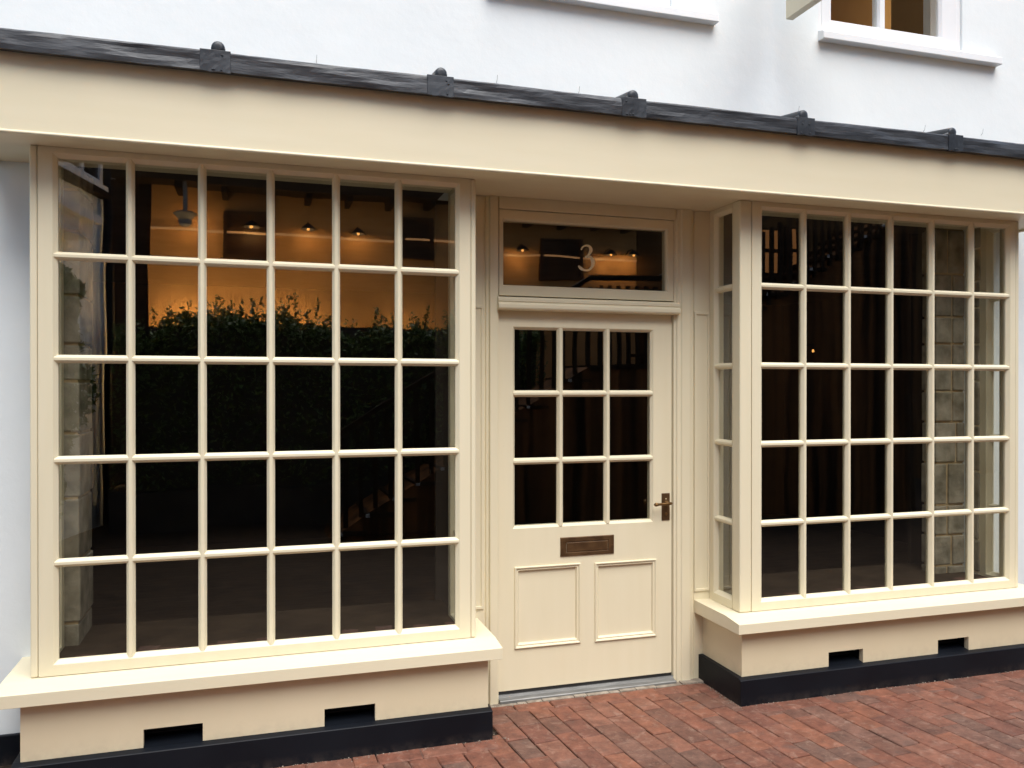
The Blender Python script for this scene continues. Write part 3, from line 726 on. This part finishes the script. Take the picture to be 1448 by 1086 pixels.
# made-up shrub by the cottage, added to darken its mirrored wall
sh = thing('added_shrub', 'tall dark shrub added to block the white cottage mirrored over the stone pier', 'shrub')
hg = MB()
for i in range(7500):
    a = hr.uniform(0, 6.283); t = hr.random()**.7; z = .15+2.85*t
    r_ = (.63+.08*math.sin(z*5)+.06*math.sin(a*3+z*2))*min(1, .55+.9*t)*(1 if z < 2.6 else max(.2, (3.08-z)/.5))
    q = r_*hr.uniform(.82, 1.04)
    leaf((-1.42+q*math.cos(a), VY(5.0)+q*math.sin(a), z), hr.uniform(.035, .062))
hg.build('foliage', M['leaf'], sh, fix=False)
s = MB(); s.tube([(-1.42, VY(5.0), -.03), (-1.40, VY(5.02), .9), (-1.42, VY(5.0), 2.6)], [.07, .05, .02], 8); s.lathe([(.05,.3), (.46,.5), (.56,1.6), (.56,2.5), (.1,2.85)], (-1.42, VY(5.0), 0), 14); s.build('blocking_core', M['soil'], sh)  # stem plus a solid dark core added to cover the cottage wall
# timber stair with landing and balustrade
st = thing('timber_stair', 'dark timber staircase with landing and balusters, mirrored in door and window glass', 'staircase')
ys0, ys1 = VY(6.0), VY(5.02)
SL = .168/.286
def fl1(x): return .08 + (x-1.60)*SL
xs = 1.60; z = .08
while z < 1.92:
    s = MB(); s.box(xs, xs+.30, ys0, ys1-.02, z-.04, z); s = s.build('tread', M['darkwood'], st)
    sm = MB(); sm.box(xs+.005, xs+.05, ys1-.0195, ys1-.012, z-.04, z-.004); sm.build('tread_end', M['tread'], s)
    xs += .286; z += .168
LZ = z; LX0 = xs
s = MB(); s.box(LX0, LX0+.95, ys0, ys1-.02, LZ-.06, LZ); s.build('landing', M['darkwood'], st)
xs = LX0+.95; z = LZ+.168
while z < 4.1:
    s = MB(); s.box(xs, xs+.30, ys0, ys1-.02, z-.04, z); s = s.build('tread', M['darkwood'], st)
    sm = MB(); sm.box(xs+.005, xs+.05, ys1-.0195, ys1-.012, z-.04, z-.004); sm.build('tread_end', M['tread'], s)
    xs += .286; z += .168
XE = xs; ZE = z
s = MB()
s.prism([(1.55,-.03), (1.60,.05), (LX0, LZ-.02), (LX0+.95, LZ-.02), (XE, ZE-.03), (XE, -.03)], 'Y', ys0+.05, ys1-.06); s.build('side_boarding', M['brownwood'], st)
s = MB()
rail = [(1.62, ys1-.03, fl1(1.62)+1.06), (LX0-.02, ys1-.03, LZ+1.10), (LX0+.93, ys1-.03, LZ+1.12), (XE, ys1-.03, ZE+1.10)]
for a, b in zip(rail, rail[1:]):
    s.prism([(a[0], a[2]-.06), (b[0], b[2]-.06), (b[0], b[2]), (a[0], a[2])], 'Y', ys1-.07, ys1-.0)
s.build('handrail', M['darkwood'], st)
x = 1.66
while x < XE:
    if x < LX0: zb = fl1(x)
    elif x < LX0+.93: zb = LZ
    else: zb = LZ+(x-LX0-.93)*SL
    s = MB(); s.box(x, x+.045, ys1-.055, ys1-.012, zb, zb+.98); s.build('baluster', M['darkwood'], st)
    x += .125 if x > LX0 else .16
# tall brown building with lit windows beyond the stair
bh = thing('brown_building', 'tall brown building with a few lit amber windows, mirrored behind the staircase', 'building')
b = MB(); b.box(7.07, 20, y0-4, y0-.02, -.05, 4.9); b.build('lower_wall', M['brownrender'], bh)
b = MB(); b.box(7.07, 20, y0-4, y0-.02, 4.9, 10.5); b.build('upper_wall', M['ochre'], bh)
b = MB(); b.box(7.0, 20.1, y0-.02, y0+.5, 4.85, 5.0); b.box(6.8, 20.2, y0-4.2, y0+.4, 10.5, 10.7); b.build('string_course', M['darkwood'], bh)
for i in range(26): 
    pass
bb = MB(); xx = 7.1
while xx < 19:
    bb.box(xx, xx+.2, y0-.02, y0+.0+.01*(int(xx*10) % 2), -.03, 3.35); xx += .205
bb.build('boarding', M['brownwood'], bh)
for (a, e, z0, z1) in ((9.0, 9.42, 3.55, 4.35), (9.5, 9.95, 3.55, 4.4), (10.6, 10.95, 3.6, 4.4)):
    b = MB(); b.box(a, e, y0-.019, y0+.015, z0, z1)
    wo = b.build('window', M['darkwood'], bh)
    g = MB()
    g.box(a+.04, (a+e)/2-.02, y0+.0152, y0+.02, z0+.04, (z0+z1)/2-.03); g.box((a+e)/2+.02, e-.04, y0+.0152, y0+.02, z0+.04, (z0+z1)/2-.03)
    g.box(a+.04, (a+e)/2-.02, y0+.0152, y0+.02, (z0+z1)/2+.03, z1-.04); g.box((a+e)/2+.02, e-.04, y0+.0152, y0+.02, (z0+z1)/2+.03, z1-.04)
    g.build('lit_pane', M['litwin'], wo)
for k in range(5):
    for q in range(1):
        a = 8.2+k*2.3; z0 = 5.3+q*2.3
        b = MB(); b.loops([(a, a+1.0, z0, z0+1.4, y0-.019), (a, a+1.0, z0, z0+1.4, y0+.03), (a+.08, a+.92, z0+.08, z0+1.32, y0+.03), (a+.08, a+.92, z0+.08, z0+1.32, y0+.0)])
        b.box(a+.47, a+.53, y0, y0+.029, z0+.08, z0+1.32)
        wo = b.build('window', M['white'], bh)
        g = MB(); g.box(a+.08, a+.92, y0-.019, y0-.005, z0+.08, z0+1.32); g.build('pane', M['darkpane'], wo)
dl = thing('door_lamp', 'tiny glowing bulb on the dark staircase boarding, mirrored beside the door', 'lamp')
s = MB(); s.lathe([(.001,-.022), (.012,-.014), (.015,0), (.009,.016), (.001,.022)], (7.43, VY(4.93), 2.09), 12); s.build('bulb', M['bulb'], dl, smooth=True)
s = MB(); s.tube([(7.43, VY(5.09), 2.17), (7.43, VY(4.93), 2.17), (7.43, VY(4.93), 2.14)], .012, 8); s.build('lamp_arm', M['black'], dl)
# white cottage on the near side, its wall running away from the shopfront
wh = thing('white_cottage', 'white rendered cottage with a wide casement, mirrored at the edge of the hedge', 'house')
ang = R(13.7)
Mw = Matrix.Translation((-.90, VY(7.0), 0)) @ Matrix.Rotation(ang, 4, 'Z')
b = MB(Mw); b.box(-4, 0, 0, 4.2, -.05, 6.8); b.build('wall', M['render'], wh)
b = MB(Mw); b.prism([(-4.3, 6.8), (.3, 6.8), (-2, 8.2)], 'Y', -.3, 4.4); b.build('roof', M['tiles'], wh)
RotS = Mw @ Matrix(((0,1,0,0),(1,0,0,0),(0,0,1,0),(0,0,0,1)))
def wallwin(a, e, z0, z1, nm):
    b = MB(RotS)                                   # local x along the wall, local y outwards
    b.loops([(a, e, z0, z1, -.002), (a, e, z0, z1, .04), (a+.06, e-.06, z0+.06, z1-.06, .04), (a+.06, e-.06, z0+.06, z1-.06, .0)])
    n = 3
    for i in range(1, n): b.box(a+(e-a)*i/n-.03, a+(e-a)*i/n+.03, 0, .038, z0+.06, z1-.06)
    b.box(a-.05, e+.05, .001, .09, z0-.06, z0-.002)
    wo = b.build('window', M['white'], wh)
    g = MB(RotS); g.box(a+.06, e-.06, .003, .012, z0+.06, z1-.06); g.build('pane', M['darkpane'], wo)
    s_ = MB(RotS); s_.box(a-.06, e+.06, .001, .10, z0-.14, z0-.062); s_.build('window_ledge', M['darkwood'], wo)
wallwin(.14, 1.72, 3.98, 5.2, 'a'); wallwin(2.3, 3.6, 4.14, 5.3, 'c')
b = MB(RotS); b.box(.9, 2.4, .001, .35, 3.40, 3.48); b.box(.95, 2.35, .001, .28, 3.22, 3.40); b.build('porch_hood', M['white'], wh)
b = MB(RotS); b.tube([(.06, .06, 0), (.06, .06, 6.7)], .045, 10); b.build('downpipe', M['black'], wh)
# dark brick house in the gap
kb = thing('dark_brick_house', 'narrow dark brick house between the white cottage and the amber house', 'house')
yb = VY(9.6)
b = MB(); b.box(-4.5, -.62, yb-4, yb, -.05, 8); b.build('wall', M['darkbrick'], kb)
b = MB(); b.prism([(yb-4.3, 8), (yb+.3, 8), (yb-2, 9.6)], 'X', -4.7, -.5); b.build('roof', M['tiles'], kb)
for (a, z0) in ((-1.17, 4.78),):
    b = MB(); b.loops([(a, a+.42, z0, z0+1.2, yb-.002), (a, a+.42, z0, z0+1.2, yb+.05), (a+.06, a+.36, z0+.06, z0+1.14, yb+.05), (a+.06, a+.36, z0+.06, z0+1.14, yb+.01)]); b.box(a-.04, a+.46, yb+.001, yb+.1, z0-.07, z0-.002)
    wo = b.build('window', M['white'], kb)
    g = MB(); g.box(a+.06, a+.36, yb+.002, yb+.012, z0+.06, z0+1.14); g.build('pane', M['darkpane'], wo)

# ------------------------------------------------------------------ light, sky, camera
SUN_EL, SUN_AZ = R(62), R(180-4)        # azimuth from +Y towards +X: the sun stands before the facade, behind the camera
w = bpy.data.worlds.new('World'); scene.world = w; w.use_nodes = True
nt = w.node_tree; bg = nt.nodes['Background']
sk = nt.nodes.new('ShaderNodeTexSky'); sk.sky_type = 'NISHITA'; sk.sun_disc = False
sk.sun_elevation = SUN_EL; sk.sun_rotation = SUN_AZ; sk.air_density = 1.0; sk.dust_density = 1.2; sk.ozone_density = 1.0
nt.links.new(sk.outputs['Color'], bg.inputs['Color']); bg.inputs['Strength'].default_value = .12
sl = bpy.data.lights.new('sun', 'SUN'); sl.energy = 2.6; sl.angle = R(50); sl.color = (1, .975, .925)
so_ = bpy.data.objects.new('sun', sl); COL.objects.link(so_)
sv = Vector((math.sin(SUN_AZ)*math.cos(SUN_EL), math.cos(SUN_AZ)*math.cos(SUN_EL), math.sin(SUN_EL)))
so_.rotation_euler = (-sv).to_track_quat('-Z', 'Y').to_euler()

cam = bpy.data.cameras.new('camera'); co = bpy.data.objects.new('camera', cam); COL.objects.link(co)
cam.sensor_width = 36; cam.sensor_fit = 'HORIZONTAL'; cam.lens = 36*1170.188/1448
cam.shift_y = 10.52/1448; cam.clip_start = .05; cam.clip_end = 300
co.location = (.7814, -3.808, 1.6083); co.rotation_euler = (math.pi/2-.0034, 0, -.3016)
scene.camera = co
scene.view_settings.view_transform = 'Standard'; scene.view_settings.look = 'None'
scene.view_settings.exposure = 0.93; scene.view_settings.gamma = 1
scene.cycles.max_bounces = 10; scene.cycles.transparent_max_bounces = 12; scene.cycles.glossy_bounces = 4
scene.cycles.use_denoising = True
